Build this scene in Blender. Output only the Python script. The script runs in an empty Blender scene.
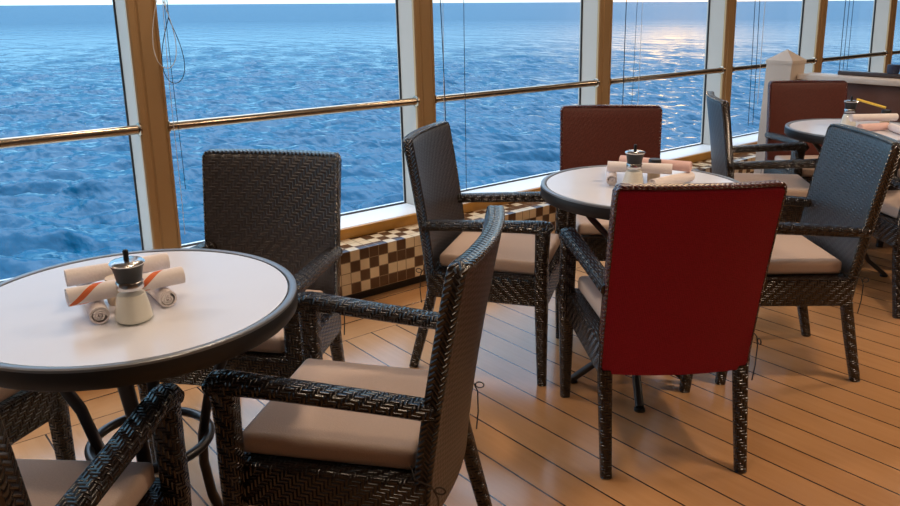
import bpy, bmesh, math, random
import numpy as np
from mathutils import Vector, Matrix

random.seed(7)
SC = bpy.context.scene
COL = SC.collection
PI = math.pi

# ------------------------------------------------------------------ helpers
class MB:
    """collects vertices, faces and per-corner UVs (in metres) for ONE mesh"""
    def __init__(self):
        self.v = []; self.f = []; self.uv = []; self.mi = []
    def face(self, idx, uvs, mi=0):
        self.f.append(list(idx)); self.uv.append(list(uvs)); self.mi.append(mi)
    def grid(self, rows, uvr, close=False, mi=0):
        base = len(self.v); n = len(rows[0])
        for r in rows: self.v += [tuple(p) for p in r]
        m = n if close else n - 1
        for i in range(len(rows) - 1):
            for j in range(m):
                j2 = (j + 1) % n
                self.face([base+i*n+j, base+i*n+j2, base+(i+1)*n+j2, base+(i+1)*n+j],
                          [uvr[i][j], uvr[i][j+1], uvr[i+1][j+1], uvr[i+1][j]], mi)
        return base, n
    def cap(self, idx, pts2, mi=0):
        self.face(idx, pts2, mi)
    def box(self, x0, x1, y0, y1, z0, z1, bevel=0.0, seg=2):
        bm = bmesh.new()
        bmesh.ops.create_cube(bm, size=1)
        for v in bm.verts:
            v.co = Vector(((x0+x1)/2 + v.co.x*(x1-x0), (y0+y1)/2 + v.co.y*(y1-y0), (z0+z1)/2 + v.co.z*(z1-z0)))
        if bevel > 0:
            bmesh.ops.bevel(bm, geom=bm.edges[:], offset=bevel, segments=seg, profile=0.5, affect='EDGES')
        self.from_bm(bm); bm.free()
    def from_bm(self, bm, M=None, mi=0):
        base = len(self.v)
        bm.verts.index_update()
        bm.normal_update()
        for v in bm.verts: self.v.append(tuple(M @ v.co if M else v.co))
        for f in bm.faces:
            n = f.normal; a = max(range(3), key=lambda k: abs(n[k]))
            u, w = [(1, 2), (0, 2), (0, 1)][a]
            self.face([base+v.index for v in f.verts], [(v.co[u], v.co[w]) for v in f.verts], mi)
    def sweep(self, path, sizes, side, n_corner=3, r=0.4, cap=True, mi=0):
        """rounded-rectangle section (w across `side`, h across the other way) along path"""
        P = [Vector(p) for p in path]
        rows = []; uvr = []; L = 0
        for i, p in enumerate(P):
            t = (P[min(i+1, len(P)-1)] - P[max(i-1, 0)]).normalized()
            s = Vector(side[i] if isinstance(side, list) else side)
            s = (s - t*s.dot(t)).normalized(); up = t.cross(s).normalized()
            w, h = sizes[i]
            rr = r*min(w, h)
            sec = []
            for cx, cy, a0 in ((w/2-rr, h/2-rr, 0), (-w/2+rr, h/2-rr, PI/2), (-w/2+rr, -h/2+rr, PI), (w/2-rr, -h/2+rr, 1.5*PI)):
                for k in range(n_corner+1):
                    a = a0 + k*PI/2/n_corner
                    sec.append((cx+rr*math.cos(a), cy+rr*math.sin(a)))
            rows.append([p + s*a + up*b for a, b in sec])
            if i: L += (p - P[i-1]).length
            per = [0]
            w0, h0 = sizes[0]
            for k in range(len(sec)):
                a, b = sec[k], sec[(k+1) % len(sec)]
                per.append(per[-1] + math.hypot(a[0]-b[0], a[1]-b[1]))
            uvr.append([(q, L) for q in per])
        base, n = self.grid(rows, uvr, True, mi)
        if cap:
            self.cap([base+j for j in range(n)][::-1], [(0, 0)]*n, mi)
            k = base+(len(rows)-1)*n
            self.cap([k+j for j in range(n)], [(0, 0)]*n, mi)
    def tube(self, path, rad, n=10, cap=True, mi=0):
        P = [Vector(p) for p in path]
        rows = []; uvr = []; L = 0; s = None
        for i, p in enumerate(P):
            t = (P[min(i+1, len(P)-1)] - P[max(i-1, 0)]).normalized()
            if s is None:
                s = t.orthogonal().normalized()
            s = (s - t*s.dot(t)).normalized(); up = t.cross(s)
            rr = rad[i] if isinstance(rad, (list, tuple)) else rad
            if i: L += (p-P[i-1]).length
            rows.append([p + (s*math.cos(2*PI*k/n) + up*math.sin(2*PI*k/n))*rr for k in range(n)])
            uvr.append([(2*PI*rr*k/n, L) for k in range(n+1)])
        base, n = self.grid(rows, uvr, True, mi)
        if cap:
            self.cap([base+j for j in range(n)][::-1], [(0, 0)]*n, mi)
            k = base+(len(rows)-1)*n
            self.cap([k+j for j in range(n)], [(0, 0)]*n, mi)
    def lathe(self, prof, n=40, cx=0, cy=0, mi=0, cap0=True, cap1=True):
        rows = []; uvr = []; L = 0
        for i, (r, z) in enumerate(prof):
            if i: L += math.hypot(r-prof[i-1][0], z-prof[i-1][1])
            rows.append([(cx+r*math.cos(2*PI*k/n), cy+r*math.sin(2*PI*k/n), z) for k in range(n)])
            uvr.append([(2*PI*r*k/n, L) for k in range(n+1)])
        base, _ = self.grid(rows, uvr, True, mi)
        if cap0: self.cap([base+j for j in range(n)][::-1], [(0, 0)]*n, mi)
        k = base+(len(rows)-1)*n
        if cap1: self.cap([k+j for j in range(n)], [(0, 0)]*n, mi)
    def build(self, name, mat, parent=None, smooth=True, angle=40):
        me = bpy.data.meshes.new(name)
        me.from_pydata(self.v, [], self.f)
        uv = me.uv_layers.new(name='UVMap')
        flat = [c for f in self.uv for p in f for c in p]
        uv.data.foreach_set('uv', flat)
        mats = mat if isinstance(mat, (list, tuple)) else [mat]
        for m in mats: me.materials.append(m)
        if len(mats) > 1: me.polygons.foreach_set('material_index', self.mi)
        me.update()
        bm = bmesh.new(); bm.from_mesh(me)
        bmesh.ops.recalc_face_normals(bm, faces=bm.faces[:])
        if smooth:
            for f in bm.faces: f.smooth = True
            ca = math.radians(angle)
            for e in bm.edges:
                if len(e.link_faces) == 2 and e.calc_face_angle(0) > ca: e.smooth = False
        bm.to_mesh(me); bm.free()
        o = bpy.data.objects.new(name, me); COL.objects.link(o)
        if parent: o.parent = parent
        return o

def empty(name, loc=(0, 0, 0), rz=0.0):
    o = bpy.data.objects.new(name, None); o.empty_display_size = 0.1
    COL.objects.link(o); o.location = loc; o.rotation_euler = (0, 0, rz)
    return o
def tag(o, label=None, cat=None, group=None, kind=None):
    if label: o['label'] = label
    if cat: o['category'] = cat
    if group: o['group'] = group
    if kind: o['kind'] = kind
    return o
def struct(o, label, cat):
    return tag(o, label, cat, None, 'structure')
def copy_tree(o, parent=None):
    c = o.copy(); COL.objects.link(c)
    if parent is not None:
        c.parent = parent
    for ch in list(o.children): copy_tree(ch, c)
    return c
def place(o, loc, rz=0):
    o.location = loc; o.rotation_euler = (0, 0, rz); return o

# ------------------------------------------------------------------ materials
class NT:
    def __init__(self, name):
        self.m = bpy.data.materials.new(name); self.m.use_nodes = True
        self.t = self.m.node_tree; self.t.nodes.clear()
        self.out = self.t.nodes.new('ShaderNodeOutputMaterial')
    def n(self, typ, ins=None, **kw):
        x = self.t.nodes.new(typ)
        for k, v in kw.items(): setattr(x, k, v)
        for k, v in (ins or {}).items(): self.set(x, k, v)
        return x
    def set(self, x, k, v):
        s = x.inputs[k]
        if isinstance(v, bpy.types.NodeSocket): self.t.links.new(v, s)
        else: s.default_value = v
    def math(self, op, a, b=0.0, c=0.0):
        return self.n('ShaderNodeMath', {0: a, 1: b, 2: c}, operation=op).outputs[0]
    def mix(self, f, a, b):
        x = self.n('ShaderNodeMix', data_type='RGBA')
        self.set(x, 0, f); self.set(x, 6, a); self.set(x, 7, b)
        return x.outputs[2]
    def principled(self, **kw):
        p = self.n('ShaderNodeBsdfPrincipled')
        for k, v in kw.items(): self.set(p, k.replace('_', ' '), v)
        self.t.links.new(p.outputs[0], self.out.inputs[0])
        return p
def c4(r, g, b): return (r, g, b, 1)

def plain(name, col, rough=0.5, metal=0.0, spec=0.5, noise=0.0, scale=40, bump=0.0, coat=0.0):
    N = NT(name)
    tc = N.n('ShaderNodeTexCoord').outputs['Object']
    nz = N.n('ShaderNodeTexNoise', {'Vector': tc, 'Scale': scale, 'Detail': 3.0}).outputs[0]
    cc = N.mix(nz, c4(*[c*(1-noise) for c in col]), c4(*[min(1, c*(1+noise)) for c in col]))
    kw = dict(Base_Color=cc, Roughness=rough, Metallic=metal)
    if bump:
        kw['Normal'] = N.n('ShaderNodeBump', {'Height': nz, 'Strength': bump, 'Distance': 0.003}).outputs[0]
    p = N.principled(**kw)
    p.inputs['Specular IOR Level'].default_value = spec
    p.inputs['Coat Weight'].default_value = coat
    return N.m

def wicker(name, col_a, col_b, s, rough=0.32, strength=0.8, spec=0.6, diag=False, depth=0.35):
    """twill-woven flat resin strands, UV in metres"""
    N = NT(name)
    uv = N.n('ShaderNodeUVMap').outputs[0]
    sep = N.n('ShaderNodeSeparateXYZ', {0: uv})
    u, v = sep.outputs[0], sep.outputs[1]
    if diag:
        u, v = N.math('MULTIPLY', N.math('ADD', u, v), 0.7071), N.math('MULTIPLY', N.math('SUBTRACT', u, v), 0.7071)
    us, vs = N.math('DIVIDE', u, s), N.math('DIVIDE', v, s)
    i, j = N.math('FLOOR', us), N.math('FLOOR', vs)
    par = N.math('LESS_THAN', N.math('FLOORED_MODULO', N.math('ADD', i, j), 4.0), 1.5)
    hu = N.math('POWER', N.math('ABSOLUTE', N.math('SINE', N.math('MULTIPLY', us, PI))), 0.6)
    hv = N.math('POWER', N.math('ABSOLUTE', N.math('SINE', N.math('MULTIPLY', vs, PI))), 0.6)
    # an over-strand is rounded across its width; the crossings sink
    h = N.math('ADD', N.math('MULTIPLY', par, hv), N.math('MULTIPLY', N.math('SUBTRACT', 1.0, par), hu))
    rnd = N.n('ShaderNodeTexWhiteNoise', {'Vector': N.n('ShaderNodeCombineXYZ', {0: i, 1: j, 2: par}).outputs[0]}, noise_dimensions='3D').outputs[0]
    base = N.mix(rnd, c4(*col_a), c4(*col_b))
    base = N.mix(N.math('LESS_THAN', h, 0.35), base, c4(*[c*0.35 for c in col_a]))
    b = N.n('ShaderNodeBump', {'Height': h, 'Strength': strength, 'Distance': s*depth}).outputs[0]
    p = N.principled(Base_Color=base, Roughness=rough, Normal=b)
    p.inputs['Specular IOR Level'].default_value = spec
    return N.m

M = {}
M['wicker'] = wicker('dark_brown_wicker', (0.018, 0.012, 0.011), (0.030, 0.020, 0.018), 0.010, rough=0.38, strength=0.4, spec=1.0)
M['wicker_arm'] = wicker('dark_brown_wicker_wrap', (0.009, 0.005, 0.004), (0.020, 0.012, 0.008), 0.009, rough=0.22, strength=1.0, spec=0.75, depth=0.55)
M['wicker_braid'] = wicker('dark_brown_braid', (0.012, 0.007, 0.0055), (0.026, 0.016, 0.011), 0.010, rough=0.22, strength=1.0, spec=1.0, diag=True, depth=0.6)
M['back_flare_red'] = wicker('flare_red_woven_back', (0.29, 0.004, 0.022), (0.33, 0.006, 0.027), 0.005, rough=0.5, strength=0.2, spec=0.25)  # brown wicker with the red lens-flare glow put into its base colour
M['back_flare_tint'] = wicker('flare_tinted_woven_back', (0.095, 0.019, 0.012), (0.12, 0.025, 0.016), 0.006, rough=0.42, strength=0.35, spec=0.35)  # same brown wicker, the flare's red veil mixed into the colour
M['braid_flare'] = wicker('flare_tinted_braid', (0.07, 0.008, 0.008), (0.11, 0.016, 0.014), 0.010, rough=0.22, strength=1.0, spec=1.0, diag=True, depth=0.6)  # braid for both, tinted with the painted flare red
M['leg'] = plain('dark_leg_resin', (0.022, 0.014, 0.011), 0.4, noise=0.2)
M['cushion'] = plain('beige_cushion_fabric', (0.62, 0.47, 0.39), 0.85, noise=0.10, scale=350, bump=0.25, spec=0.2)
M['cord_dark'] = plain('dark_tie_cord', (0.03, 0.022, 0.018), 0.7)
M['table_white'] = plain('white_laminate_top', (0.78, 0.79, 0.86), 0.20, noise=0.02, scale=8, spec=0.5)
M['table_edge'] = plain('dark_table_edge', (0.014, 0.013, 0.014), 0.5)
M['table_rim'] = plain('grey_metal_table_rim', (0.22, 0.235, 0.26), 0.28, metal=0.3)
M['table_under'] = plain('dark_table_underside', (0.03, 0.028, 0.028), 0.6)
M['table_leg'] = plain('dark_table_leg_paint', (0.03, 0.028, 0.030), 0.32, spec=0.6)
M['napkin'] = plain('white_napkin_cloth', (0.84, 0.77, 0.76), 0.9, noise=0.06, scale=220, bump=0.3, spec=0.1)
M['napkin_pink'] = plain('pink_napkin_cloth', (0.80, 0.54, 0.50), 0.9, noise=0.06, scale=220, bump=0.3, spec=0.1)
M['chrome'] = plain('brushed_steel', (0.62, 0.60, 0.58), 0.22, metal=1.0)
M['black_plastic'] = plain('black_plastic', (0.008, 0.0075, 0.0075), 0.42)
M['salt'] = plain('white_salt', (0.86, 0.83, 0.77), 0.8, noise=0.04, scale=600)
M['jar_cream'] = plain('cream_ceramic', (0.70, 0.55, 0.38), 0.35)
M['yellow'] = plain('yellow_plastic', (0.95, 0.62, 0.08), 0.4)
M['white_china'] = plain('white_china', (0.8, 0.78, 0.76), 0.25)
M['blue_dark'] = plain('navy_plastic', (0.02, 0.03, 0.07), 0.4)
M['post_gold'] = plain('bronze_post_paint', (0.42, 0.265, 0.13), 0.30, metal=0.35, noise=0.05, scale=3)
M['post_grey'] = plain('pale_grey_post_paint', (0.47, 0.43, 0.385), 0.5, noise=0.04, scale=6)
M['gasket'] = plain('black_rubber_gasket', (0.012, 0.012, 0.013), 0.5)
M['rail'] = plain('brushed_bronze_rail', (0.36, 0.29, 0.22), 0.22, metal=1.0)
M['sill_white'] = plain('white_sill_paint', (0.66, 0.66, 0.66), 0.32, noise=0.02, scale=5)
M['sill_wood'] = plain('varnished_oak_edge', (0.40, 0.19, 0.035), 0.32, noise=0.25, scale=14)
M['kick'] = plain('black_kickboard', (0.012, 0.011, 0.010), 0.4)
M['wall'] = plain('warm_wall_paint', (0.16, 0.10, 0.065), 0.7, noise=0.05, scale=2)
M['ceiling'] = plain('cream_ceiling_panel', (0.28, 0.23, 0.18), 0.7, noise=0.03, scale=2)
M['newel'] = plain('cream_newel_paint', (0.56, 0.47, 0.40), 0.45, noise=0.03, scale=6)
M['partition'] = plain('dark_mahogany_panel', (0.12, 0.042, 0.022), 0.5, noise=0.35, scale=5)
M['ledge'] = plain('cream_ledge', (0.66, 0.58, 0.52), 0.35, noise=0.03, scale=6)
M['dark_wood'] = plain('dark_walnut_rail', (0.05, 0.028, 0.022), 0.35, noise=0.2, scale=12)
M['cable'] = plain('dark_blue_cable', (0.02, 0.03, 0.05), 0.5)
M['cable_pale'] = plain('pale_nylon_cord', (0.60, 0.58, 0.55), 0.5)

def mat_floor():
    N = NT('teak_plank_floor')
    pos = N.n('ShaderNodeNewGeometry').outputs['Position']
    sep = N.n('ShaderNodeSeparateXYZ', {0: pos}); x, y = sep.outputs[0], sep.outputs[1]
    border = N.math('GREATER_THAN', y, 2.59)
    px = N.math('DIVIDE', N.math('SUBTRACT', x, 1.552), 0.129)
    py = N.math('DIVIDE', N.math('SUBTRACT', y, 2.59), 0.155)
    q = N.math('ADD', N.math('MULTIPLY', border, py), N.math('MULTIPLY', N.math('SUBTRACT', 1.0, border), px))
    fr = N.math('FRACT', q); k = N.math('FLOOR', q)
    d = N.math('MINIMUM', fr, N.math('SUBTRACT', 1.0, fr))
    seam = N.math('LESS_THAN', d, 0.024)
    rnd = N.n('ShaderNodeTexWhiteNoise', {'Vector': N.n('ShaderNodeCombineXYZ', {0: k, 1: border}).outputs[0]}, noise_dimensions='3D').outputs[0]
    st = N.n('ShaderNodeCombineXYZ', {0: N.math('MULTIPLY', x, N.math('ADD', 1.0, N.math('MULTIPLY', N.math('SUBTRACT', 1.0, border), 14.0))),
                                      1: N.math('MULTIPLY', y, N.math('ADD', 1.0, N.math('MULTIPLY', border, 14.0))), 2: rnd}).outputs[0]
    g = N.n('ShaderNodeTexNoise', {'Vector': st, 'Scale': 2.5, 'Detail': 5.0, 'Roughness': 0.6}).outputs[0]
    f = N.math('ADD', N.math('MULTIPLY', rnd, 0.35), N.math('MULTIPLY', g, 0.65))
    c = N.mix(f, c4(*FLOOR_A), c4(*FLOOR_B))
    c = N.mix(seam, c, c4(0.05, 0.028, 0.018))
    h = N.math('SUBTRACT', 1.0, seam)
    b = N.n('ShaderNodeBump', {'Height': h, 'Strength': 0.5, 'Distance': 0.003}).outputs[0]
    b2 = N.n('ShaderNodeBump', {'Height': g, 'Strength': 0.08, 'Distance': 0.004, 'Normal': b}).outputs[0]
    p = N.principled(Base_Color=c, Roughness=N.math('ADD', 0.15, N.math('MULTIPLY', g, 0.12)), Normal=b2)
    p.inputs['Specular IOR Level'].default_value = 0.85
    return N.m
FLOOR_A = (0.42, 0.195, 0.075); FLOOR_B = (0.64, 0.35, 0.16)
M['floor'] = mat_floor()

def mat_tile():
    N = NT('brown_and_cream_mosaic_tile')
    pos = N.n('ShaderNodeNewGeometry').outputs['Position']
    sep = N.n('ShaderNodeSeparateXYZ', {0: pos})
    s = 0.0525
    q = [N.math('DIVIDE', N.math('SUBTRACT', sep.outputs[i], o), s) for i, o in ((0, 1.835), (1, 2.897), (2, 0.0605))]
    fl = [N.math('FLOOR', a) for a in q]
    ckx = N.math('FLOORED_MODULO', N.math('ADD', N.math('ADD', fl[0], fl[1]), fl[2]), 2.0)
    rnd = N.n('ShaderNodeTexWhiteNoise', {'Vector': N.n('ShaderNodeCombineXYZ', {0: fl[0], 1: fl[1], 2: fl[2]}).outputs[0]}, noise_dimensions='3D').outputs[0]
    flip = N.math('LESS_THAN', rnd, 0.27)
    ck = N.math('ABSOLUTE', N.math('SUBTRACT', ckx, flip))
    d = None
    ns = N.n('ShaderNodeSeparateXYZ', {0: N.n('ShaderNodeNewGeometry').outputs['True Normal']})
    for ai, a in enumerate(q):
        fr = N.math('FRACT', a); m = N.math('MINIMUM', fr, N.math('SUBTRACT', 1.0, fr))
        m = N.math('ADD', m, N.math('ABSOLUTE', ns.outputs[ai]))      # only the two in-face axes draw grout
        d = m if d is None else N.math('MINIMUM', d, m)
    grout = N.math('LESS_THAN', d, 0.035)
    r2 = N.n('ShaderNodeTexNoise', {'Vector': pos, 'Scale': 30.0}).outputs[0]
    cream = N.mix(r2, c4(0.58, 0.43, 0.26), c4(0.70, 0.56, 0.38))
    brown = N.mix(r2, c4(0.055, 0.025, 0.012), c4(0.10, 0.045, 0.02))
    c = N.mix(ck, cream, brown)
    c = N.mix(grout, c, c4(0.22, 0.15, 0.09))
    b = N.n('ShaderNodeBump', {'Height': N.math('SUBTRACT', 1.0, grout), 'Strength': 0.4, 'Distance': 0.002}).outputs[0]
    N.principled(Base_Color=c, Roughness=0.14, Normal=b)
    return N.m
M['tile'] = mat_tile()

def mat_stripe(name, base):
    N = NT(name)
    uv = N.n('ShaderNodeUVMap').outputs[0]
    sep = N.n('ShaderNodeSeparateXYZ', {0: uv}); u, v = sep.outputs[0], sep.outputs[1]
    t = N.math('FRACT', N.math('DIVIDE', N.math('ADD', v, N.math('MULTIPLY', u, 1.25)), 0.118))
    band = N.math('LESS_THAN', t, 0.15)
    nz = N.n('ShaderNodeTexNoise', {'Vector': N.n('ShaderNodeTexCoord').outputs['Object'], 'Scale': 220.0}).outputs[0]
    c = N.mix(nz, c4(*[a*0.94 for a in base]), c4(*base))
    c = N.mix(band, c, c4(0.74, 0.17, 0.06))
    b = N.n('ShaderNodeBump', {'Height': nz, 'Strength': 0.3, 'Distance': 0.001}).outputs[0]
    N.principled(Base_Color=c, Roughness=0.9, Normal=b)
    return N.m
M['napkin_stripe'] = mat_stripe('orange_striped_napkin', (0.86, 0.79, 0.78))

def mat_glass_pane():
    N = NT('window_glass')
    tr = N.n('ShaderNodeBsdfTransparent', {0: c4(0.94, 0.96, 0.97)}).outputs[0]
    gl = N.n('ShaderNodeBsdfGlossy', {'Color': c4(1, 1, 1), 'Roughness': 0.0}).outputs[0]
    f = N.n('ShaderNodeFresnel', {'IOR': 1.25}).outputs[0]
    f = N.math('MULTIPLY', f, N.math('SUBTRACT', 1.0, N.n('ShaderNodeNewGeometry').outputs['Backfacing']))
    mx = N.n('ShaderNodeMixShader', {0: f, 1: tr, 2: gl}).outputs[0]
    N.t.links.new(mx, N.out.inputs[0])
    return N.m
M['pane'] = mat_glass_pane()

def mat_shaker_glass():
    N = NT('clear_shaker_glass')
    tr = N.n('ShaderNodeBsdfTransparent', {0: c4(0.95, 0.95, 0.92)}).outputs[0]
    gl = N.n('ShaderNodeBsdfGlossy', {'Color': c4(1, 1, 1), 'Roughness': 0.03}).outputs[0]
    f = N.n('ShaderNodeFresnel', {'IOR': 1.45}).outputs[0]
    f = N.math('MULTIPLY', f, N.math('SUBTRACT', 1.0, N.n('ShaderNodeNewGeometry').outputs['Backfacing']))
    mx = N.n('ShaderNodeMixShader', {0: f, 1: tr, 2: gl}).outputs[0]
    N.t.links.new(mx, N.out.inputs[0])
    return N.m
M['shaker_glass'] = mat_shaker_glass()

def mat_sea():
    N = NT('sea_water')
    pos = N.n('ShaderNodeNewGeometry').outputs['Position']
    mp = N.n('ShaderNodeMapping', {'Vector': pos, 'Rotation': (0, 0, -0.69), 'Scale': (1.0, 0.42, 1.0)}).outputs[0]
    nrm = None
    for sc, det, dist in ((2.2, 3.0, SEA['b1']), (0.6, 2.5, SEA['b2']), (0.09, 4.0, SEA['b3'])):
        nz = N.n('ShaderNodeTexNoise', {'Vector': mp, 'Scale': sc, 'Detail': det, 'Roughness': 0.55}).outputs[0]
        ins = {'Height': nz, 'Strength': 1.0, 'Distance': dist}
        if nrm is not None: ins['Normal'] = nrm
        nrm = N.n('ShaderNodeBump', ins).outputs[0]
    b2 = nrm
    # waves too far off to resolve count as surface roughness
    dist = N.n('ShaderNodeVectorMath', {0: pos}, operation='LENGTH').outputs['Value']
    rg = N.n('ShaderNodeMapRange', {0: dist, 1: 90.0, 2: 900.0, 3: SEA['rough'], 4: 0.36}).outputs[0]
    p = N.principled(Base_Color=c4(*SEA['col']), Roughness=rg, Normal=b2)
    p.inputs['IOR'].default_value = 1.33; p.inputs['Specular IOR Level'].default_value = 0.2
    return N.m
SEA = dict(col=(0.0005, 0.045, 0.092), rough=0.06, b1=0.06, b2=0.28, b3=5.0)
M['sea'] = mat_sea()

# ------------------------------------------------------------------ camera (world: +X along the window wall, +Y outward, camera at the origin)
CAM_H = 1.35
F_PX = 775.0; ROLL = 0.0057
PITCH = math.atan(250.5/F_PX); YAW = math.atan2(995, math.hypot(F_PX, 250.5))   # YAW: wall direction to the right of the view
cam_d = bpy.data.cameras.new('camera'); cam = bpy.data.objects.new('camera', cam_d); COL.objects.link(cam)
cam_d.sensor_width = 36.0; cam_d.lens = 36.0*F_PX/900.0; cam_d.clip_start = 0.02; cam_d.clip_end = 120000
fwd_h = Vector((math.cos(YAW), math.sin(YAW), 0)); right = Vector((math.sin(YAW), -math.cos(YAW), 0))
fwd = (fwd_h*math.cos(PITCH) + Vector((0, 0, -math.sin(PITCH)))).normalized()
up = right.cross(fwd)
r2 = right*math.cos(ROLL) - up*math.sin(ROLL)*-1
# image of the level horizon drops to the left by ROLL: rotate the camera clockwise
r2 = (right*math.cos(ROLL) - up*math.sin(ROLL)).normalized(); u2 = r2.cross(fwd)
R = Matrix((r2, u2, -fwd)).transposed()
cam.matrix_world = Matrix.Translation((0, 0, CAM_H)) @ R.to_4x4()
SC.camera = cam

# ------------------------------------------------------------------ setting
Yg = 3.28                      # glass plane at the sill
X_LO, X_HI, Y_LO = -3.0, 12.0, -4.0
CEIL = 2.55
m = MB(); m.box(X_LO, X_HI, Y_LO, 3.10, -0.06, 0.0); struct(m.build('floor', M['floor'], smooth=False), 'teak plank floor with dark seams', 'floor')
m = MB(); m.box(X_LO, X_HI, Y_LO, 3.60, CEIL, CEIL+0.08); struct(m.build('ceiling', M['ceiling'], smooth=False), 'cream ceiling above the tables', 'ceiling')
m = MB(); m.box(X_LO-0.1, X_LO, Y_LO, 3.5, 0, CEIL); struct(m.build('wall_left', M['wall'], smooth=False), 'warm painted wall at the left end', 'wall')
m = MB(); m.box(X_HI, X_HI+0.1, Y_LO, 3.5, 0, CEIL); struct(m.build('wall_right', M['wall'], smooth=False), 'warm painted wall at the right end', 'wall')
m = MB(); m.box(X_LO, X_HI, Y_LO-0.1, Y_LO, 0, CEIL); struct(m.build('wall_back', M['wall'], smooth=False), 'warm painted wall behind the camera', 'wall')
m = MB(); m.box(X_LO, X_HI, 3.11, 3.36, -0.06, 0.30); m.box(X_LO, X_HI, 3.16, 3.50, 2.22, CEIL)
struct(m.build('wall_window', M['post_grey'], smooth=False), 'low wall and header that carry the windows', 'wall')
# tiled ledge with recessed kickboard
m = MB(); m.box(X_LO, X_HI, 2.90, 3.105, 0.06, 0.27); struct(m.build('trim_1', M['tile'], smooth=False), 'brown and cream mosaic tiled ledge under the windows', 'tiled ledge')
m = MB(); m.box(X_LO, X_HI, 2.955, 3.09, 0.0, 0.06); struct(m.build('trim_2', M['kick'], smooth=False), 'black kickboard under the mosaic ledge', 'kickboard')
m = MB(); m.box(X_LO, X_HI, 3.085, 3.33, 0.302, 0.326, 0.003)
sill = struct(m.build('trim_3', M['sill_white']), 'white window sill with varnished wood edge above the tiles', 'sill')
m = MB(); m.box(X_LO, X_HI, 3.07, 3.106, 0.2705, 0.3235, 0.004); m.build('wood_edge', M['sill_wood'], sill)['label'] = 'varnished wood front edge'

PX_B = [-1.72, -0.36, 0.990, 2.381, 3.765, 5.150, 6.500, 7.882, 9.25, 10.62]      # post left edge at the sill
PX_T = [-1.70, -0.34, 1.014, 2.380, 3.762, 5.118, 6.470, 7.800, 9.16, 10.53]      # ... at z = 1.36
LEAN = 0.030
SILL_Z = 0.326; TOP_Z = 2.22
def post_x(i, z): return PX_B[i] + (PX_T[i]-PX_B[i])*(z-SILL_Z)/(1.36-SILL_Z)
def lean_y(z): return LEAN*(z-SILL_Z)
PLAB = ['first', 'second', 'nearest gold', 'window post behind the left wicker chair', '', '', '', '']
post_labels = {2: 'bronze window post at far left, behind the nearest table', 3: 'pale grey and bronze window post rising behind the wicker chair left of the middle table',
               4: 'pale grey and bronze window post rising behind the reddish chair at the middle table',
               5: 'pale grey and bronze window post in the sun glow, left of the cream newel', 6: 'pale grey and brown window post just right of the cream newel',
               7: 'slim looking pale window post at far right edge', 1: 'bronze window post beyond the left edge', 0: 'last window post beyond the left edge',
               8: 'window post beyond the right edge', 9: 'last window post beyond the right edge'}
W_POST = 0.112; D_POST = 0.142
trim_no = 4
for i in range(len(PX_B)):
    # body: pale sides; bronze inner cover with raised edges
    def ring(z, x0, x1, y0, y1): return [(x0, y0, z), (x1, y0, z), (x1, y1, z), (x0, y1, z)]
    mb = MB(); rows = []; uvr = []
    for z in (SILL_Z, TOP_Z):
        x = post_x(i, z); y = lean_y(z)
        rows.append(ring(z, x, x+W_POST, Yg-D_POST+0.012+y, Yg+0.02+y)); uvr.append([(0, z), (.1, z), (.2, z), (.3, z), (.4, z)])
    b, n = mb.grid(rows, uvr, True)
    mb.cap([b+3, b+2, b+1, b], [(0, 0)]*4); mb.cap([b+4, b+5, b+6, b+7], [(0, 0)]*4)
    post = mb.build('trim_%d' % trim_no, M['post_grey'], smooth=False); trim_no += 1
    struct(post, post_labels[i], 'window post')
    mb = MB()
    # cover profile across x (0..W): chamfered lip, shallow step, flat face
    prof = [(-0.002, 0.012), (-0.002, -0.002), (0.004, -0.008), (0.026, -0.008), (0.030, -0.004), (0.034, -0.004), (0.040, -0.010), (0.092, -0.010), (0.100, -0.006), (0.104, -0.012), (W_POST, -0.010), (W_POST+0.003, -0.002), (W_POST+0.003, 0.012)]
    rows = []; uvr = []
    for z in (SILL_Z, TOP_Z):
        x = post_x(i, z); y = Yg-D_POST+0.010+lean_y(z)
        rows.append([(x+a, y+c, z) for a, c in prof]); uvr.append([(a, z) for a, c in prof])
    mb.grid(rows, uvr)
    mb.build('cover', M['post_gold'], post, smooth=False)['label'] = 'bronze inner cover'

# glass panes with dark gaskets, one window per bay
for k in range(len(PX_B)-1):
    def cor(z, side):
        x = post_x(k, z)+W_POST if side == 0 else post_x(k+1, z)
        return Vector((x, Yg+0.004+lean_y(z), z))
    z0, z1 = SILL_Z+0.001, TOP_Z
    A, B, Cc, D = cor(z0, 0), cor(z0, 1), cor(z1, 1), cor(z1, 0)
    th = Vector((0, 0.008, 0))
    mb = MB()
    bm = bmesh.new()
    vs = [bm.verts.new(p) for p in (A, B, Cc, D, A+th, B+th, Cc+th, D+th)]
    for f in ((0, 1, 2, 3), (7, 6, 5, 4), (0, 4, 5, 1), (1, 5, 6, 2), (2, 6, 7, 3), (3, 7, 4, 0)): bm.faces.new([vs[q] for q in f])
    mb.from_bm(bm); bm.free()
    w = struct(mb.build('window_%d' % (k+1), M['pane'], smooth=False), 'clear window pane facing the sea, %s' % (
        ['beyond the left edge', 'left of the bronze post at the left edge', 'behind the nearest dark chair', 'behind the middle table', 'with the sun above it',
         'left of the cream newel', 'right of the cream newel', 'at the far right edge', 'beyond the right edge'][k]), 'window')
    mb = MB()
    g = 0.009
    for p, q in ((A, B), (B, Cc), (Cc, D), (D, A)):
        mb.sweep([p, q], [(0.016, g*1.4)]*2, (0, 1, 0), n_corner=1)
    mb.build('gasket', M['gasket'], w)

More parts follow.
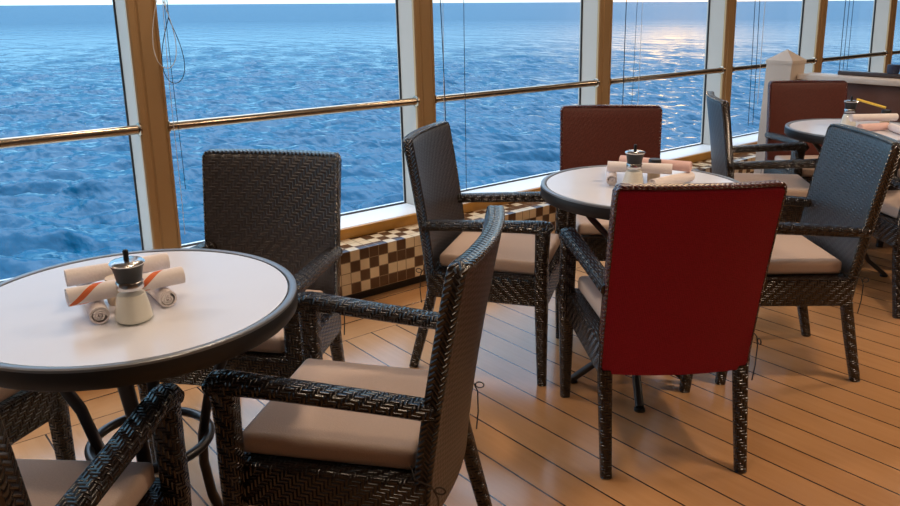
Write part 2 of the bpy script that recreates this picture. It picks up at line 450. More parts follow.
# ------------------------------------------------------------------ hand rails between the posts
def rail(k, label):
    z = 0.876; y = 3.172
    x0 = post_x(k, z)+W_POST-0.002; x1 = post_x(k+1, z)+0.002
    root = empty('handrail', (x0, y, z))
    mb = MB(); mb.tube([(0, 0, 0), (x1-x0, 0, 0)], 0.019, 16); mb.build('rail', M['rail'], root)
    for xx, s in ((0.0, 1), (x1-x0, -1)):
        f = MB(); f.tube([(xx, 0, 0), (xx+s*0.006, 0, 0), (xx+s*0.010, 0, 0)], [0.028, 0.028, 0.021], 16); f.build('flange', M['rail'], root)
    tag(root, label, 'handrail', 'bronze handrails across the windows')
for k, lab in ((1, 'bronze handrail left of the bronze post at the left edge'), (2, 'bronze handrail across the window behind the nearest table'),
               (3, 'bronze handrail across the window behind the wicker chair at the middle table'), (4, 'bronze handrail across the window under the setting sun'),
               (5, 'bronze handrail ending behind the cream newel'), (6, 'bronze handrail right of the cream newel'), (7, 'short stub of bronze handrail at the right edge')):
    rail(k, lab)

# ------------------------------------------------------------------ blind cords
CORDS = 'blind cords hanging before the windows'
def wob(p, q, n=14, a=0.006, seed=0):
    rnd = random.Random(seed); ph = rnd.random()*6
    p = Vector(p); q = Vector(q); out = []
    for i in range(n+1):
        t = i/n; v = p.lerp(q, t); v.x += a*math.sin(ph+t*5)*math.sin(PI*t); out.append(v)
    return out
def cord(paths, label, mat='cable', r=0.0016):
    mb = MB()
    for pth in paths: mb.tube(pth, r, 6)
    tag(mb.build('blind_cord', M[mat]), label, 'cord', CORDS)
YC = 3.118
def loop(x, z_top, w, h, n=28, dy=0.0):
    out = []
    for i in range(n+1):
        a = -PI + 2*PI*i/n
        s = (1+math.cos(a))/2                       # 0 at the top, 1 at the bottom
        out.append((x + w*math.sin(a)*s**0.6*1.2, YC+dy, z_top - h*s))
    return out
cord([wob((1.165, YC, TOP_Z), (1.150, YC, 1.30), 8, 0.003, 1), loop(1.150, 1.30, 0.050, 0.25, dy=0.004)], 'thin dark cord ending in a wide loop beside the bronze post')
cord([wob((1.140, YC-0.01, TOP_Z), (1.140, YC-0.01, 1.32), 8, 0.003, 2), loop(1.118, 1.40, 0.050, 0.29, dy=-0.012)], 'pale cord looping across the bronze post face', 'cable_pale', 0.0014)
cord([wob((1.152, YC, TOP_Z), (1.140, YC, 0.62), 16, 0.008, 3)], 'slim dark cord running down past the handrail beside the bronze post', r=0.0012)
cord([wob((1.162, YC, TOP_Z), (1.116, YC, 0.43), 18, 0.010, 4)], 'pale nylon cord reaching almost to the sill beside the bronze post', 'cable_pale', 0.0011)
cord([wob((2.455, YC, TOP_Z), (2.532, YC, 0.70), 14, 0.004, 5)], 'thick dark cord just right of the second post, behind the wicker chair', r=0.0024)
cord([wob((2.500, YC, TOP_Z), (2.520, YC, 0.73), 14, 0.004, 6)], 'pale thin cord between two dark ones behind the wicker chair', 'cable_pale', 0.0013)
cord([wob((2.640, YC, TOP_Z), (2.669, YC, 0.38), 16, 0.003, 7)], 'dark cord hanging nearly to the sill right of the wicker chair back', r=0.0018)
cord([wob((3.905, YC, TOP_Z), (3.970, YC, 0.55), 12, 0.003, 8)], 'thick dark cord just right of the post behind the reddish chair', r=0.0028)
cord([wob((4.030, YC, TOP_Z), (4.055, YC, 0.60), 12, 0.003, 9)], 'thin dark cord above the reddish chair, middle of three', r=0.0014)
cord([wob((4.060, YC, TOP_Z), (4.120, YC, 0.60), 12, 0.003, 10)], 'thin pale cord above the reddish chair, rightmost of three', 'cable_pale', 0.0013)
cord([wob((5.30, YC, TOP_Z), (5.480, YC, 0.45), 12, 0.003, 11)], 'dark cord left of the cream newel, leftmost of three', r=0.0024)
cord([wob((5.36, YC, TOP_Z), (5.545, YC, 0.45), 12, 0.003, 12)], 'dark cord left of the cream newel, middle of three', r=0.0024)
cord([wob((5.46, YC, TOP_Z), (5.580, YC, 0.60), 12, 0.003, 13)], 'pale cord left of the cream newel, nearest the newel', 'cable_pale', 0.0022)
cord([wob((6.68, YC, TOP_Z), (6.860, YC, 0.65), 12, 0.003, 14)], 'dark cord right of the cream newel, leftmost of three', r=0.0028)
cord([wob((6.74, YC, TOP_Z), (6.930, YC, 0.65), 12, 0.003, 15)], 'dark cord right of the cream newel, middle of three', r=0.0024)
cord([wob((6.83, YC, TOP_Z), (7.000, YC, 0.65), 12, 0.003, 16)], 'dark cord right of the cream newel, rightmost of three', r=0.0022)

# ------------------------------------------------------------------ the sea: waves as real geometry
def build_sea():
    rng = np.random.RandomState(3)
    z_sea = -17.0
    th0 = math.atan2(fwd_h.y, fwd_h.x)
    nth = 760; th = th0 + np.linspace(-0.95, 0.95, nth)
    r1 = 22*np.exp(np.linspace(0, math.log(1500/22), 640)); r2_ = 1500*np.exp(np.linspace(0, math.log(45000/1500), 40))[1:]
    rr = np.concatenate([r1, r2_])
    Rm, T = np.meshgrid(rr, th, indexing='ij')
    X, Y = Rm*np.cos(T), Rm*np.sin(T)
    dr = np.gradient(rr)[:, None]; sp = np.maximum(dr, Rm*(th[1]-th[0]))
    Z = np.zeros_like(X)
    wd = th0 + 0.08
    for k in range(90):
        lam = 1.3*math.exp(rng.rand()**0.7*math.log(8.0/1.3)); a = wd + rng.normal(0, 0.32)
        amp = SEA_AMP*lam*(2/lam)**0.25*(0.7+0.6*rng.rand()); ph = rng.rand()*2*PI
        kx, ky = 2*PI/lam*math.cos(a), 2*PI/lam*math.sin(a)
        fade = np.clip((lam/sp-2.2)/2.5, 0, 1)
        w = kx*X+ky*Y+ph
        Z += amp*fade*(np.sin(w)+0.18*np.sin(2*w+0.6))
    verts = np.stack([X, Y, z_sea+Z], -1).reshape(-1, 3).astype(np.float32)
    nr = len(rr)
    i = np.arange(nr-1)[:, None]*nth + np.arange(nth-1)[None]
    quads = np.stack([i, i+nth, i+nth+1, i+1], -1).reshape(-1, 4)
    me = bpy.data.meshes.new('sea')
    me.vertices.add(len(verts)); me.vertices.foreach_set('co', verts.ravel())
    me.loops.add(quads.size); me.loops.foreach_set('vertex_index', quads.ravel().astype(np.int32))
    me.polygons.add(len(quads)); me.polygons.foreach_set('loop_start', np.arange(0, quads.size, 4, dtype=np.int32))
    me.polygons.foreach_set('use_smooth', np.ones(len(quads), dtype=bool))
    me.materials.append(M['sea']); me.update(calc_edges=True); me.validate()
    o = bpy.data.objects.new('sea', me); COL.objects.link(o)
    tag(o, 'choppy blue sea stretching to the horizon outside the windows', 'sea', None, 'stuff')
SEA_AMP = 0.0125
build_sea()

# ------------------------------------------------------------------ woven armchair
BACK_W = 0.232; TH = 0.037; SAG = 0.026
def back_y(z):                                  # recline profile of the back's centre line
    t = (z-0.29)/0.60
    return -0.220 - 0.085*max(0, t)**1.35
def back_w(z): return 0.224 + 0.008*(z-0.29)/0.6
def chair_parts(back_mat, trim_mat='wicker_braid', wide=1.0, cushion_mat='cushion'):
    root = empty('woven_armchair')
    # back panel
    mb = MB(); rows = []; uvr = []; nx = 14
    zs = [0.308+0.562*i/16 for i in range(17)] + [0.880, 0.887]
    sh = [1.0]*17 + [0.85, 0.5]
    L = 0
    for z, s in zip(zs, sh):
        w = back_w(z)*wide - 0.005 - (0.006 if s == 0.85 else 0.014 if s == 0.5 else 0); y0 = back_y(z); t = TH/2*s
        xs = [-w+2*w*k/nx for k in range(nx+1)]
        fr = [(x, y0 + SAG*(x/w)**2 + t, z) for x in xs]; bk = [(x, y0 + SAG*(x/w)**2 - t, z) for x in reversed(xs)]
        rows.append(fr+bk)
        us = [x for x in xs] + [2*w+0.03+(w-x) for x in reversed(xs)]
        uvr.append([(q, z) for q in us+[us[-1]+0.03]])
    b, n = mb.grid(rows, uvr, True)
    mb.cap([b+j for j in range(n)][::-1], [(0, 0)]*n); kk = b+(len(rows)-1)*n
    mb.cap([kk+j for j in range(n)], [(0, 0)]*n)
    back = mb.build('backrest', M[back_mat], root)
    # braided edge over the top and down both sides
    path = []; side = []
    for z in [0.308+0.562*i/12 for i in range(13)]:
        path.append((-back_w(z)*wide+0.004, back_y(z)+SAG, z)); side.append((0, 1, 0))
    zt = 0.8875
    path.append((-back_w(zt)*wide+0.009, back_y(zt)+SAG, 0.882)); side.append((0, 1, 0))
    for k in range(0, 15):
        x = -back_w(zt)*wide*0.93 + 2*back_w(zt)*wide*0.93*k/14
        path.append((x, back_y(zt)+SAG*(x/(back_w(zt)*wide))**2, zt)); side.append((0, 1, 0))
    path.append((back_w(zt)*wide-0.009, back_y(zt)+SAG, 0.882)); side.append((0, 1, 0))
    for z in reversed([0.308+0.562*i/12 for i in range(13)]):
        path.append((back_w(z)*wide-0.004, back_y(z)+SAG, z)); side.append((0, 1, 0))
    mb = MB(); mb.sweep(path, [(TH+0.0015, 0.011)]*len(path), side, n_corner=2, r=0.45)
    mb.build('edge_braid', M[trim_mat], back)['label'] = 'braided edge of the back'
    # seat frame: woven apron with a ledge around the cushion
    mb = MB(); hw = 0.232*wide
    prof = [(-hw, 0.300), (-hw, 0.398), (-hw+0.010, 0.412)]
    mb.box(-hw, hw, -0.215, 0.238, 0.305, 0.412, 0.012, 2)
    mb.build('seat_frame', M['wicker_arm'], root)
    # cushion
    mb = MB(); cw = 0.198*wide
    bm = bmesh.new(); bmesh.ops.create_cube(bm, size=1)
    for v in bm.verts: v.co = Vector((v.co.x*2*cw*(1.0 if v.co.y > 0 else 0.96), 0.018+v.co.y*0.395, 0.4385+v.co.z*0.051))
    bmesh.ops.bevel(bm, geom=bm.edges[:], offset=0.018, segments=4, profile=0.6, affect='EDGES')
    top = [f for f in bm.faces if f.normal.z > 0.9 and f.calc_area() > 0.05]
    r_ = bmesh.ops.inset_region(bm, faces=top, thickness=0.10, depth=0.006)
    mb.from_bm(bm); bm.free()
    cu = mb.build('cushion', M[cushion_mat], root, angle=60)
    for s in (-1, 1):
        mb = MB()
        px, py = s*(0.205*wide), -0.17
        e = s*(0.230*wide)
        mb.tube([(s*cw*0.93, -0.168, 0.428), (e, -0.19, 0.424), (e+s*0.004, -0.225, 0.416), (e+s*0.003, -0.238, 0.39), (e+s*0.002, -0.240, 0.33), (e, -0.236, 0.28)], 0.0018, 6)
        mb.tube([(e+s*0.004, -0.232 - 0.011*(1-math.cos(q)), 0.408+0.008*math.sin(q)) for q in [2*PI*k/14 for k in range(15)]], 0.0018, 6)
        mb.build('tie', M['cord_dark'], cu)
    for s in (-1, 1):
        # arm: from the back forward, dropping round the corner onto the front leg
        ys = [-0.232, -0.15, -0.05, 0.05, 0.12, 0.175, 0.210, 0.232, 0.243]
        path = []; sz = []
        for k, y in enumerate(ys):
            f = (y+0.232)/0.475
            x = s*((0.214 + 0.020*f)*1.0 + (wide-1)*0.232)
            z = 0.577 + 0.032*f**0.9
            dz = [0, 0, 0, 0, 0, 0, -0.002, -0.006, -0.016][k]
            h = [0.036, 0.036, 0.037, 0.038, 0.040, 0.044, 0.050, 0.050, 0.034][k]
            path.append((x, y, z+dz)); sz.append((0.052+0.006*f, h))
        mb = MB(); mb.sweep(path, sz, (1, 0, 0), n_corner=3, r=0.42)
        mb.build('armrest', M['wicker_arm'], root)
        # front leg
        x0 = s*(0.234 + (wide-1)*0.232)
        pts = [(x0, 0.214, 0.60), (x0, 0.213, 0.50), (x0, 0.214, 0.40), (x0-s*0.004, 0.217, 0.30), (x0-s*0.010, 0.222, 0.12), (x0-s*0.014, 0.226, 0.0)]
        mb = MB(); mb.sweep(pts, [(0.054, 0.052), (0.052, 0.046), (0.052, 0.048), (0.048, 0.046), (0.040, 0.038), (0.034, 0.033)], (1, 0, 0), n_corner=3, r=0.3)
        mb.build('leg', M['wicker_arm'], root)
        # rear leg, splayed backwards
        x0 = s*(0.206 + (wide-1)*0.232)
        pts = [(x0, -0.203, 0.318), (x0, -0.207, 0.29), (x0, -0.234, 0.18), (x0, -0.268, 0.05), (x0, -0.281, 0.0)]
        mb = MB(); mb.sweep(pts, [(0.042, 0.034), (0.042, 0.036), (0.038, 0.038), (0.034, 0.035), (0.033, 0.033)], (1, 0, 0), n_corner=3, r=0.3)
        mb.build('leg', M['wicker_arm'], root)
    return root

proto = chair_parts('wicker')
proto_flare_red = chair_parts('back_flare_red', 'braid_flare')
proto_flare_tint = chair_parts('back_flare_tint', 'braid_flare')
CHAIRS = [
 # (source, x, y, rot, label, group)
 ('d', 0.922, 2.115, 2.286, 'dark wicker armchair between the nearest table and the window, its back against the sea'),
 ('d', 0.866, 1.392, 0.675, 'foreground dark wicker armchair with beige cushion, right of the nearest table'),
 ('d', 0.114, 1.425, -0.74, 'dark wicker armchair cut off at bottom left, tucked under the nearest table'),
 ('d', 0.046, 2.165, -2.571, 'dark wicker armchair mostly cut off by the left edge, beyond the nearest table'),
 ('d', 1.955, 2.098, -2.545, 'dark wicker armchair facing right, left of the middle table in front of the mosaic ledge'),
 ('r', 2.684, 2.110, 2.430, 'brown wicker armchair with red flare tint painted into its back, behind the middle table, back to the window'),
 ('m', 1.950, 1.361, -0.616, 'wicker armchair with red flare glow painted into its back, turned to the viewer at the middle table'),
 ('d', 2.728, 1.397, 0.885, 'wicker armchair with bluish sheen on its back, right of the middle table'),
 ('d', 3.752, 2.006, -2.42, 'wicker armchair seen side on, left of the far table by the window'),
 ('r', 4.480, 2.080, 2.458, 'brown wicker armchair with red flare tint painted into its back, behind the far table, in front of the partition'),
 ('d', 3.900, 1.322, -0.618, 'dark wicker armchair at the right edge, back to the viewer at the far table'),
 ('d', 4.630, 1.410, 0.863, 'dark wicker armchair mostly cut off by the right edge, beyond the far table'),
]
used = set()
for src, x, y, r, lab in CHAIRS:
    base = {'d': proto, 'm': proto_flare_red, 'r': proto_flare_tint}[src]
    o = base if src not in used else copy_tree(base)
    used.add(src); place(o, (x, y, 0), r)
    tag(o, lab, 'chair', 'woven armchairs around the cafe tables')

# ------------------------------------------------------------------ cafe table
TAB_Z = 0.75; TAB_R = 0.35
def make_table(slim=False):
    root = empty('cafe_table')
    mb = MB(); mb.lathe([(0.0005, TAB_Z-0.030), (0.328, TAB_Z-0.030), (0.328, TAB_Z-0.003), (0.3295, TAB_Z-0.003), (0.3295, TAB_Z), (0.30, TAB_Z), (0.20, TAB_Z), (0.0005, TAB_Z)], 96)
    mb.build('tabletop', M['table_white'], root)
    mb = MB(); mb.lathe([(0.3285, TAB_Z-0.039), (0.345, TAB_Z-0.041), (0.349, TAB_Z-0.036), (0.3505, TAB_Z-0.012), (0.3495, TAB_Z-0.004), (0.3285, TAB_Z-0.004)], 96, cap0=False, cap1=False)
    band = mb.build('edge_band', M['table_edge'], root)
    mb = MB(); mb.lathe([(0.3492, TAB_Z-0.0045), (0.3488, TAB_Z+0.0008), (0.346, TAB_Z+0.0025), (0.336, TAB_Z+0.0025), (0.3335, TAB_Z+0.0012), (0.3325, TAB_Z-0.0045)], 96, cap0=False, cap1=False)
    mb.build('rim', M['table_rim'], band)['label'] = 'grey metal rim'
    mb = MB(); mb.lathe([(0.0005, TAB_Z-0.040), (0.336, TAB_Z-0.040), (0.336, TAB_Z-0.0305), (0.0005, TAB_Z-0.0305)], 64)
    mb.build('underside', M['table_under'], root)
    for k in range(4):
        a = PI/4 + k*PI/2; ca, sa = math.cos(a), math.sin(a)
        prof = [(0.235, 0.709), (0.19, 0.62), (0.135, 0.50), (0.112, 0.40), (0.108, 0.33), (0.118, 0.24), (0.148, 0.14), (0.185, 0.055), (0.210, 0.012)]
        if slim: prof = [(0.235, 0.709), (0.17, 0.63), (0.085, 0.54), (0.045, 0.47), (0.034, 0.40), (0.036, 0.30), (0.062, 0.18), (0.125, 0.08), (0.210, 0.012)]
        mb = MB(); mb.sweep([(r*ca, r*sa, z) for r, z in prof], [(0.030, 0.022)]*len(prof), (-sa, ca, 0), n_corner=3, r=0.4)
        leg = mb.build('leg', M['table_leg'], root)
        f = MB(); f.lathe([(0.010, 0.0), (0.019, 0.0), (0.019, 0.010), (0.010, 0.014)], 20, 0.210*ca, 0.210*sa); f.build('foot', M['black_plastic'], leg)
    n = 48
    mb = MB()
    rr_ = 0.048 if slim else 0.129
    pts = [(rr_*math.cos(2*PI*k/n), rr_*math.sin(2*PI*k/n), 0.405) for k in range(n+1)]
    mb.tube(pts, 0.009 if slim else 0.011, 10, cap=False); mb.build('ring', M['table_leg'], root)
    return root
T1 = (0.455, 1.637); T2 = (2.16, 1.59); T3 = (3.968, 1.655)
t1 = make_table(); t2 = make_table(True)
for i, (c, rz, lab) in enumerate(((T1, 0.35, 'round white cafe table with grey edge, nearest, at the left'),
                              (T2, 0.05, 'round white cafe table in the middle, in front of the reddish chair'),
                              (T3, -0.12, 'round white cafe table farthest back, at the right edge'))):
    o = (t1, t2)[i] if i < 2 else copy_tree(t2)
    place(o, (c[0], c[1], 0), rz); tag(o, lab, 'table', 'round cafe tables')

# ------------------------------------------------------------------ things on the tables
def make_shaker():
    root = empty('salt_shaker')
    mb = MB(); mb.lathe([(0.0005, 0.0), (0.034, 0.0), (0.0375, 0.003), (0.0375, 0.008), (0.034, 0.030), (0.029, 0.052), (0.0255, 0.066), (0.0245, 0.071)], 40, cap1=False)
    mb.build('glass_body', M['shaker_glass'], root)
    mb = MB(); mb.lathe([(0.0005, 0.003), (0.032, 0.003), (0.0352, 0.007), (0.0320, 0.030), (0.0272, 0.052), (0.0258, 0.057), (0.0005, 0.059)], 40)
    mb.build('salt', M['salt'], root)['label'] = 'white salt inside'
    mb = MB(); mb.lathe([(0.0005, 0.068), (0.0255, 0.068), (0.0262, 0.070), (0.0262, 0.082), (0.0250, 0.084), (0.0005, 0.084)], 40)
    mb.build('collar', M['chrome'], root)['label'] = 'steel collar'
    mb = MB(); mb.lathe([(0.0005, 0.0842), (0.0240, 0.0842), (0.0255, 0.096), (0.0285, 0.110), (0.0325, 0.118), (0.0005, 0.118)], 40)
    mb.build('cap', M['black_plastic'], root)
    mb = MB(); mb.lathe([(0.0005, 0.1182), (0.0325, 0.1182), (0.0335, 0.121), (0.030, 0.1245), (0.018, 0.1265), (0.0005, 0.127)], 40)
    lid = mb.build('lid', M['chrome'], root); lid['label'] = 'polished steel lid'
    mb = MB(); mb.lathe([(0.0005, 0.1265), (0.0055, 0.1265), (0.0050, 0.134), (0.0056, 0.144), (0.0040, 0.147), (0.0005, 0.1475)], 16)
    mb.build('knob', M['black_plastic'], lid)
    return root
sh = make_shaker()
for i, (p, rz, lab) in enumerate((((0.420, 1.508), 0, 'salt shaker with black cap on the nearest table, before the striped napkin rolls'),
                              ((2.102, 1.590), 1, 'salt shaker with black cap on the middle table, left of the napkin rolls'),
                              ((4.010, 1.745), 2, 'salt shaker with black cap on the far table at right'))):
    o = sh if i == 0 else copy_tree(sh)
    place(o, (p[0], p[1], TAB_Z+0.0005), rz); tag(o, lab, 'shaker', 'salt shakers on the cafe tables')

def napkin_roll(p, q, rad, mat, label, group, seed=0):
    p = Vector(p); q = Vector(q); rnd = random.Random(seed)
    L = (q-p).length
    turns = 3.4; n = 110; th = rad*0.20
    mb = MB(); rows = []; uvr = []
    ax = [0, 0.012, 0.5, 0.988, 1.0]
    ph = rnd.random()*6
    # spiral strip thickness th, radius from core to rad
    spi = []
    u = 0; prev = None
    for i in range(n+1):
        a = 2*PI*turns*i/n + ph
        r = rad*0.10 + (rad*0.90)*(i/n)**0.85
        if i/n > 1-1/turns: r = max(r, rad*0.99)
        spi.append((a, min(r, rad)))
    outer = []; inner = []
    for a, r in spi:
        outer.append((r*math.cos(a), r*math.sin(a))); inner.append(((r-th)*math.cos(a) if r > th else 0, (r-th)*math.sin(a) if r > th else 0))
    sec = outer + inner[::-1]
    us = [0]
    for k in range(len(sec)):
        a, b = sec[k], sec[(k+1) % len(sec)]; us.append(us[-1]+math.hypot(a[0]-b[0], a[1]-b[1]))
    uoff = us[n]
    for t in ax:
        s = 1.0 + 0.03*math.sin(t*7+ph)
        if t in (0, 1.0): s *= 0.985
        rows.append([(x*s, y*s*0.97, (t-0.5)*L) for x, y in sec]); uvr.append([(w-uoff, (t-0.5)*L) for w in us])
    b, nn = mb.grid(rows, uvr, True)
    for off, flip in ((0, True), (len(ax)-1, False)):
        k0 = b+off*nn
        for i in range(n):
            fidx = [k0+i, k0+i+1, k0+nn-2-i, k0+nn-1-i]
            mb.face(fidx[::-1] if flip else fidx, [(0.0, 0.2)]*4)
    # soft core that closes the middle
    o = mb.build('napkin_roll', M[mat], angle=50)
    d = (q-p).normalized()
    o.matrix_world = Matrix.Translation((p+q)/2) @ d.to_track_quat('Z', 'Y').to_matrix().to_4x4()
    tag(o, label, 'napkin', group)
    return o
G1 = 'napkin rolls on the nearest table'; G2 = 'napkin rolls on the middle table'; G3 = 'napkin rolls on the far table'
rd = 0.0185; zl = TAB_Z+rd+0.0005; zu = zl+2*rd
napkin_roll((0.361, 1.527, zl), (0.395, 1.755, zl), rd, 'napkin', 'plain white napkin roll lying under the striped one, end showing left of the shaker', G1, 1)
napkin_roll((0.497, 1.528, zl), (0.506, 1.745, zl), rd, 'napkin', 'plain white napkin roll lying under the striped one, end showing right of the shaker', G1, 2)
napkin_roll((0.316, 1.566, zu), (0.541, 1.554, zu), rd, 'napkin_stripe', 'white napkin roll with orange stripes lying across the front of the nearest stack', G1, 3)
napkin_roll((0.345, 1.690, zu), (0.552, 1.668, zu), rd, 'napkin', 'cream napkin roll lying across the back of the nearest stack', G1, 4)
napkin_roll((2.070, 1.655, zl), (2.23, 1.790, zl), rd, 'napkin', 'white napkin roll pointing at the viewer, left of the shaker on the middle table', G2, 5)
napkin_roll((2.125, 1.530, zl), (2.330, 1.519, zl), rd, 'napkin', 'white napkin roll lying lowest, right of the shaker on the middle table', G2, 6)
napkin_roll((2.105, 1.705, zu), (2.232, 1.530, zu), rd, 'napkin', 'white napkin roll lying on top of the others on the middle table', G2, 7)
napkin_roll((2.225, 1.745, zu), (2.312, 1.510, zu), rd, 'napkin_pink', 'pink napkin roll at the back right of the middle table', G2, 8)
napkin_roll((3.865, 1.625, zl), (4.02, 1.565, zl), rd, 'napkin_pink', 'pinkish napkin roll lying in front of the shaker on the far table', G3, 9)
napkin_roll((3.900, 1.440, zl), (4.010, 1.540, zl), rd, 'napkin', 'white napkin roll lying nearest the viewer on the far table', G3, 10)
napkin_roll((3.905, 1.690, zu), (4.10, 1.560, zu), rd, 'napkin', 'white napkin roll lying on top on the far table', G3, 11)

def lathe_thing(name, prof, mat, loc, label, cat, group=None):
    mb = MB(); mb.lathe(prof, 32); o = mb.build(name, M[mat]); o.location = loc
    return tag(o, label, cat, group)
jar_prof = [(0.0005, 0), (0.023, 0), (0.0255, 0.004), (0.0255, 0.052), (0.0245, 0.056), (0.0005, 0.057)]
lathe_thing('ceramic_jar', jar_prof, 'jar_cream', (0.430, 1.626, TAB_Z+0.0005), 'small cream jar standing among the napkin rolls behind the nearest shaker', 'jar')
lathe_thing('ceramic_jar', [(r*0.8, z*1.3) for r, z in jar_prof], 'jar_cream', (2.197, 1.655, TAB_Z+0.0005), 'small cream jar behind the napkin rolls on the middle table', 'jar')
def lidded_jar(loc, label, h=0.07):
    root = empty('lidded_jar', loc)
    mb = MB(); mb.lathe([(0.0005, 0), (0.02, 0), (0.022, 0.004), (0.022, h*0.6), (0.019, h*0.64), (0.0005, h*0.64)], 28); mb.build('body', M['jar_cream'], root)
    mb = MB(); mb.lathe([(0.0005, h*0.642), (0.0205, h*0.642), (0.0215, h*0.68), (0.0215, h*0.96), (0.019, h), (0.0005, h)], 28); mb.build('lid', M['black_plastic'], root)['label'] = 'black lid'
    tag(root, label, 'jar')
lidded_jar((2.233, 1.603, TAB_Z+0.0005), 'small jar with black lid behind the napkin rolls on the middle table', 0.08)
lidded_jar((4.100, 1.610, TAB_Z+0.0005), 'small jar with black lid on the far table', 0.085)
mb = MB(); mb.tube([(4.105, 1.760, 0.873), (4.106, 1.618, 0.8445)], 0.006, 10)
tag(mb.build('drinking_straw', M['yellow']), 'bright yellow straw leaning beside the shaker on the far table', 'straw')
lathe_thing('cup', [(0.0005, 0), (0.018, 0), (0.021, 0.004), (0.030, 0.045), (0.0335, 0.070), (0.0315, 0.070), (0.027, 0.045), (0.018, 0.008), (0.0005, 0.006)], 'white_china', (4.035, 1.475, TAB_Z+0.0005), 'white cup on the far table at the right edge', 'cup')

# ------------------------------------------------------------------ newel and partition on the right
nw = MB(); s = 0.085; cx, cy = 4.945, 2.60
rows = []; uvr = []
for h, z in ((s, 0.0), (s, 0.965)):
    rows.append([(cx-h, cy-h, z), (cx+h, cy-h, z), (cx+h, cy+h, z), (cx-h, cy+h, z)]); uvr.append([(k*.17, z) for k in range(5)])
b, n = nw.grid(rows, uvr, True); nw.cap([b+3, b+2, b+1, b], [(0, 0)]*4); nw.cap([b+4, b+5, b+6, b+7], [(0, 0)]*4)
newel = nw.build('newel_post', M['newel'], smooth=False)
tag(newel, 'square cream newel post with a pointed cap in front of the windows', 'post')
mb = MB(); s2 = 0.090
base = [(cx-s2, cy-s2), (cx+s2, cy-s2), (cx+s2, cy+s2), (cx-s2, cy+s2)]
mb.v = [(x, y, 0.9655) for x, y in base] + [(x, y, 0.985) for x, y in base] + [(cx, cy, 1.052)]
for k in range(4):
    k2 = (k+1) % 4
    mb.face([k, k2, 4+k2, 4+k], [(0, 0)]*4); mb.face([4+k, 4+k2, 8], [(0, 0)]*3)
mb.face([3, 2, 1, 0], [(0, 0)]*4)
mb.build('cap', M['newel'], newel, smooth=False)
part = empty('partition', (5.0, 2.0, 0))
mb = MB(); mb.box(-0.02, 0.02, -0.40, 0.500, 0.0, 0.868, 0.002); mb.build('panel', M['partition'], part)
mb = MB(); mb.box(-0.075, 0.09, -0.42, 0.505, 0.870, 0.905, 0.006); mb.build('ledge', M['ledge'], part)['label'] = 'cream ledge on top'
tag(part, 'dark brown wooden partition with cream ledge beside the newel post', 'partition')
mb = MB(); mb.box(5.03, 5.085, 1.62, 2.30, 0.9055, 0.930, 0.004)
tag(mb.build('wooden_rail', M['dark_wood']), 'dark wooden strip lying along the cream ledge', 'rail')
lathe_thing('cup', [(0.0005, 0), (0.030, 0), (0.034, 0.01), (0.036, 0.05), (0.030, 0.052), (0.0005, 0.052)], 'blue_dark', (5.058, 1.985, 0.9305), 'dark blue cup standing on the ledge at the right edge', 'cup')

# ------------------------------------------------------------------ light
wd = bpy.data.worlds.new('sky'); SC.world = wd; wd.use_nodes = True
t = wd.node_tree; t.nodes.clear()
def wn(typ, ins=None, **kw):
    x = t.nodes.new(typ)
    for k, v in kw.items(): setattr(x, k, v)
    for k, v in (ins or {}).items():
        if isinstance(v, bpy.types.NodeSocket): t.links.new(v, x.inputs[k])
        else: x.inputs[k].default_value = v
    return x
def wm(op, a, b=0.0): return wn('ShaderNodeMath', {0: a, 1: b}, operation=op).outputs[0]
def wmix(f, a, b):
    x = wn('ShaderNodeMix', {0: f, 6: a, 7: b}, data_type='RGBA'); return x.outputs[2]
SUN_PX = (680-450)
sun_dir = (fwd_h*math.hypot(F_PX, 250.5) + right*SUN_PX).normalized()
sun_dir = (sun_dir + Vector((0, 0, math.tan(math.radians(1.2))))).normalized()
gen = wn('ShaderNodeTexCoord').outputs['Generated']
nrm = wn('ShaderNodeVectorMath', {0: gen}, operation='NORMALIZE').outputs[0]
el = wn('ShaderNodeSeparateXYZ', {0: nrm}).outputs[2]
elp = wm('MAXIMUM', el, 0.0)
dot = wn('ShaderNodeVectorMath', {0: nrm, 1: tuple(sun_dir)}, operation='DOT_PRODUCT').outputs['Value']
ang = wm('ARCCOSINE', wm('MINIMUM', dot, 0.99999))
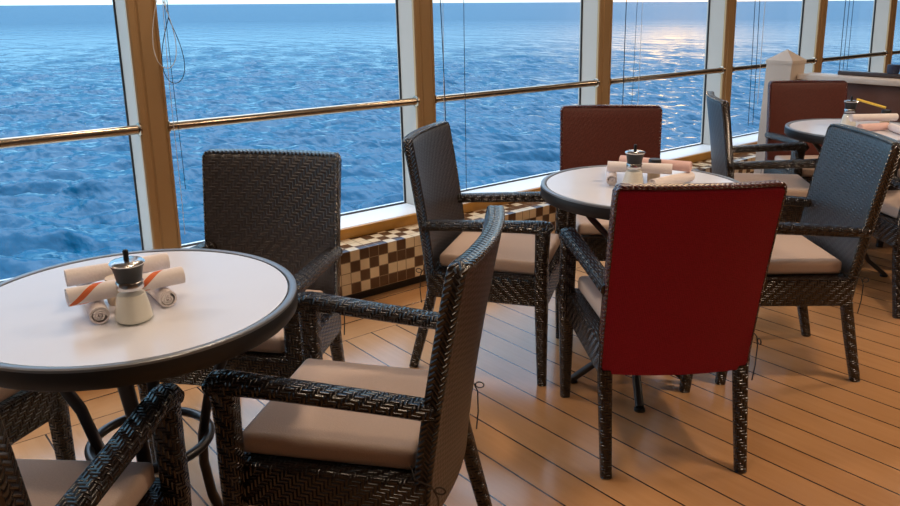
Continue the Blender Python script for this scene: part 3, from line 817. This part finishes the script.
g_low = wm('POWER', 2.718, wm('MULTIPLY', elp, -120.0))
g_up = wn('ShaderNodeMapRange', {0: elp, 1: 0.30, 2: 0.80, 3: 0.0, 4: 1.0}, interpolation_type='SMOOTHSTEP').outputs[0]
g_mid = wm('POWER', 2.718, wm('MULTIPLY', elp, -4.2))
sky = wmix(g_mid, c4(0.055, 0.25, 0.54), c4(0.47, 0.84, 1.05))
sky = wmix(g_low, sky, c4(0.70, 0.86, 0.97))
sky = wmix(g_up, sky, c4(2.3, 2.7, 3.2))
glow1 = wm('POWER', 2.718, wm('MULTIPLY', ang, -26.0))
glow2 = wm('POWER', 2.718, wm('MULTIPLY', ang, -9.5))
sky = wmix(glow2, sky, c4(0.95, 0.56, 0.30))
add = wn('ShaderNodeMix', {0: 1.0, 6: sky, 7: wmix(glow1, c4(0, 0, 0), c4(4.0, 2.2, 0.55))}, data_type='RGBA', blend_type='ADD').outputs[2]
bg = wn('ShaderNodeBackground', {0: add, 1: 1.0})
SKY = bg
wo = wn('ShaderNodeOutputWorld', {0: bg.outputs[0]})

def light(name, typ, loc, energy, col, **kw):
    d = bpy.data.lights.new(name, typ); d.energy = energy; d.color = col
    for k, v in kw.items(): setattr(d, k, v)
    o = bpy.data.objects.new(name, d); COL.objects.link(o); o.location = loc
    return o
for i, (x, y, e) in enumerate(((0.2, 0.9, 3.5), (2.6, 0.6, 11), (4.8, 0.4, 14), (1.3, 2.5, 6), (0.75, 1.45, 3), (3.4, 2.5, 4), (-1.2, 2.3, 6), (6.6, 1.4, 10), (0.8, -1.6, 2), (3.6, -1.6, 10))):
    l = light('ceiling_downlight', 'AREA', (x, y, CEIL-0.02), e, (1.0, 0.76, 0.54), shape='DISK', size=0.22)

SC.view_settings.view_transform = 'Standard'; SC.view_settings.look = 'None'
SC.view_settings.gamma = 1.0; SC.view_settings.use_curve_mapping = False
SC.view_settings.exposure = 1.0
SC.cycles.use_denoising = True
SC.cycles.max_bounces = 8; SC.cycles.transparent_max_bounces = 16
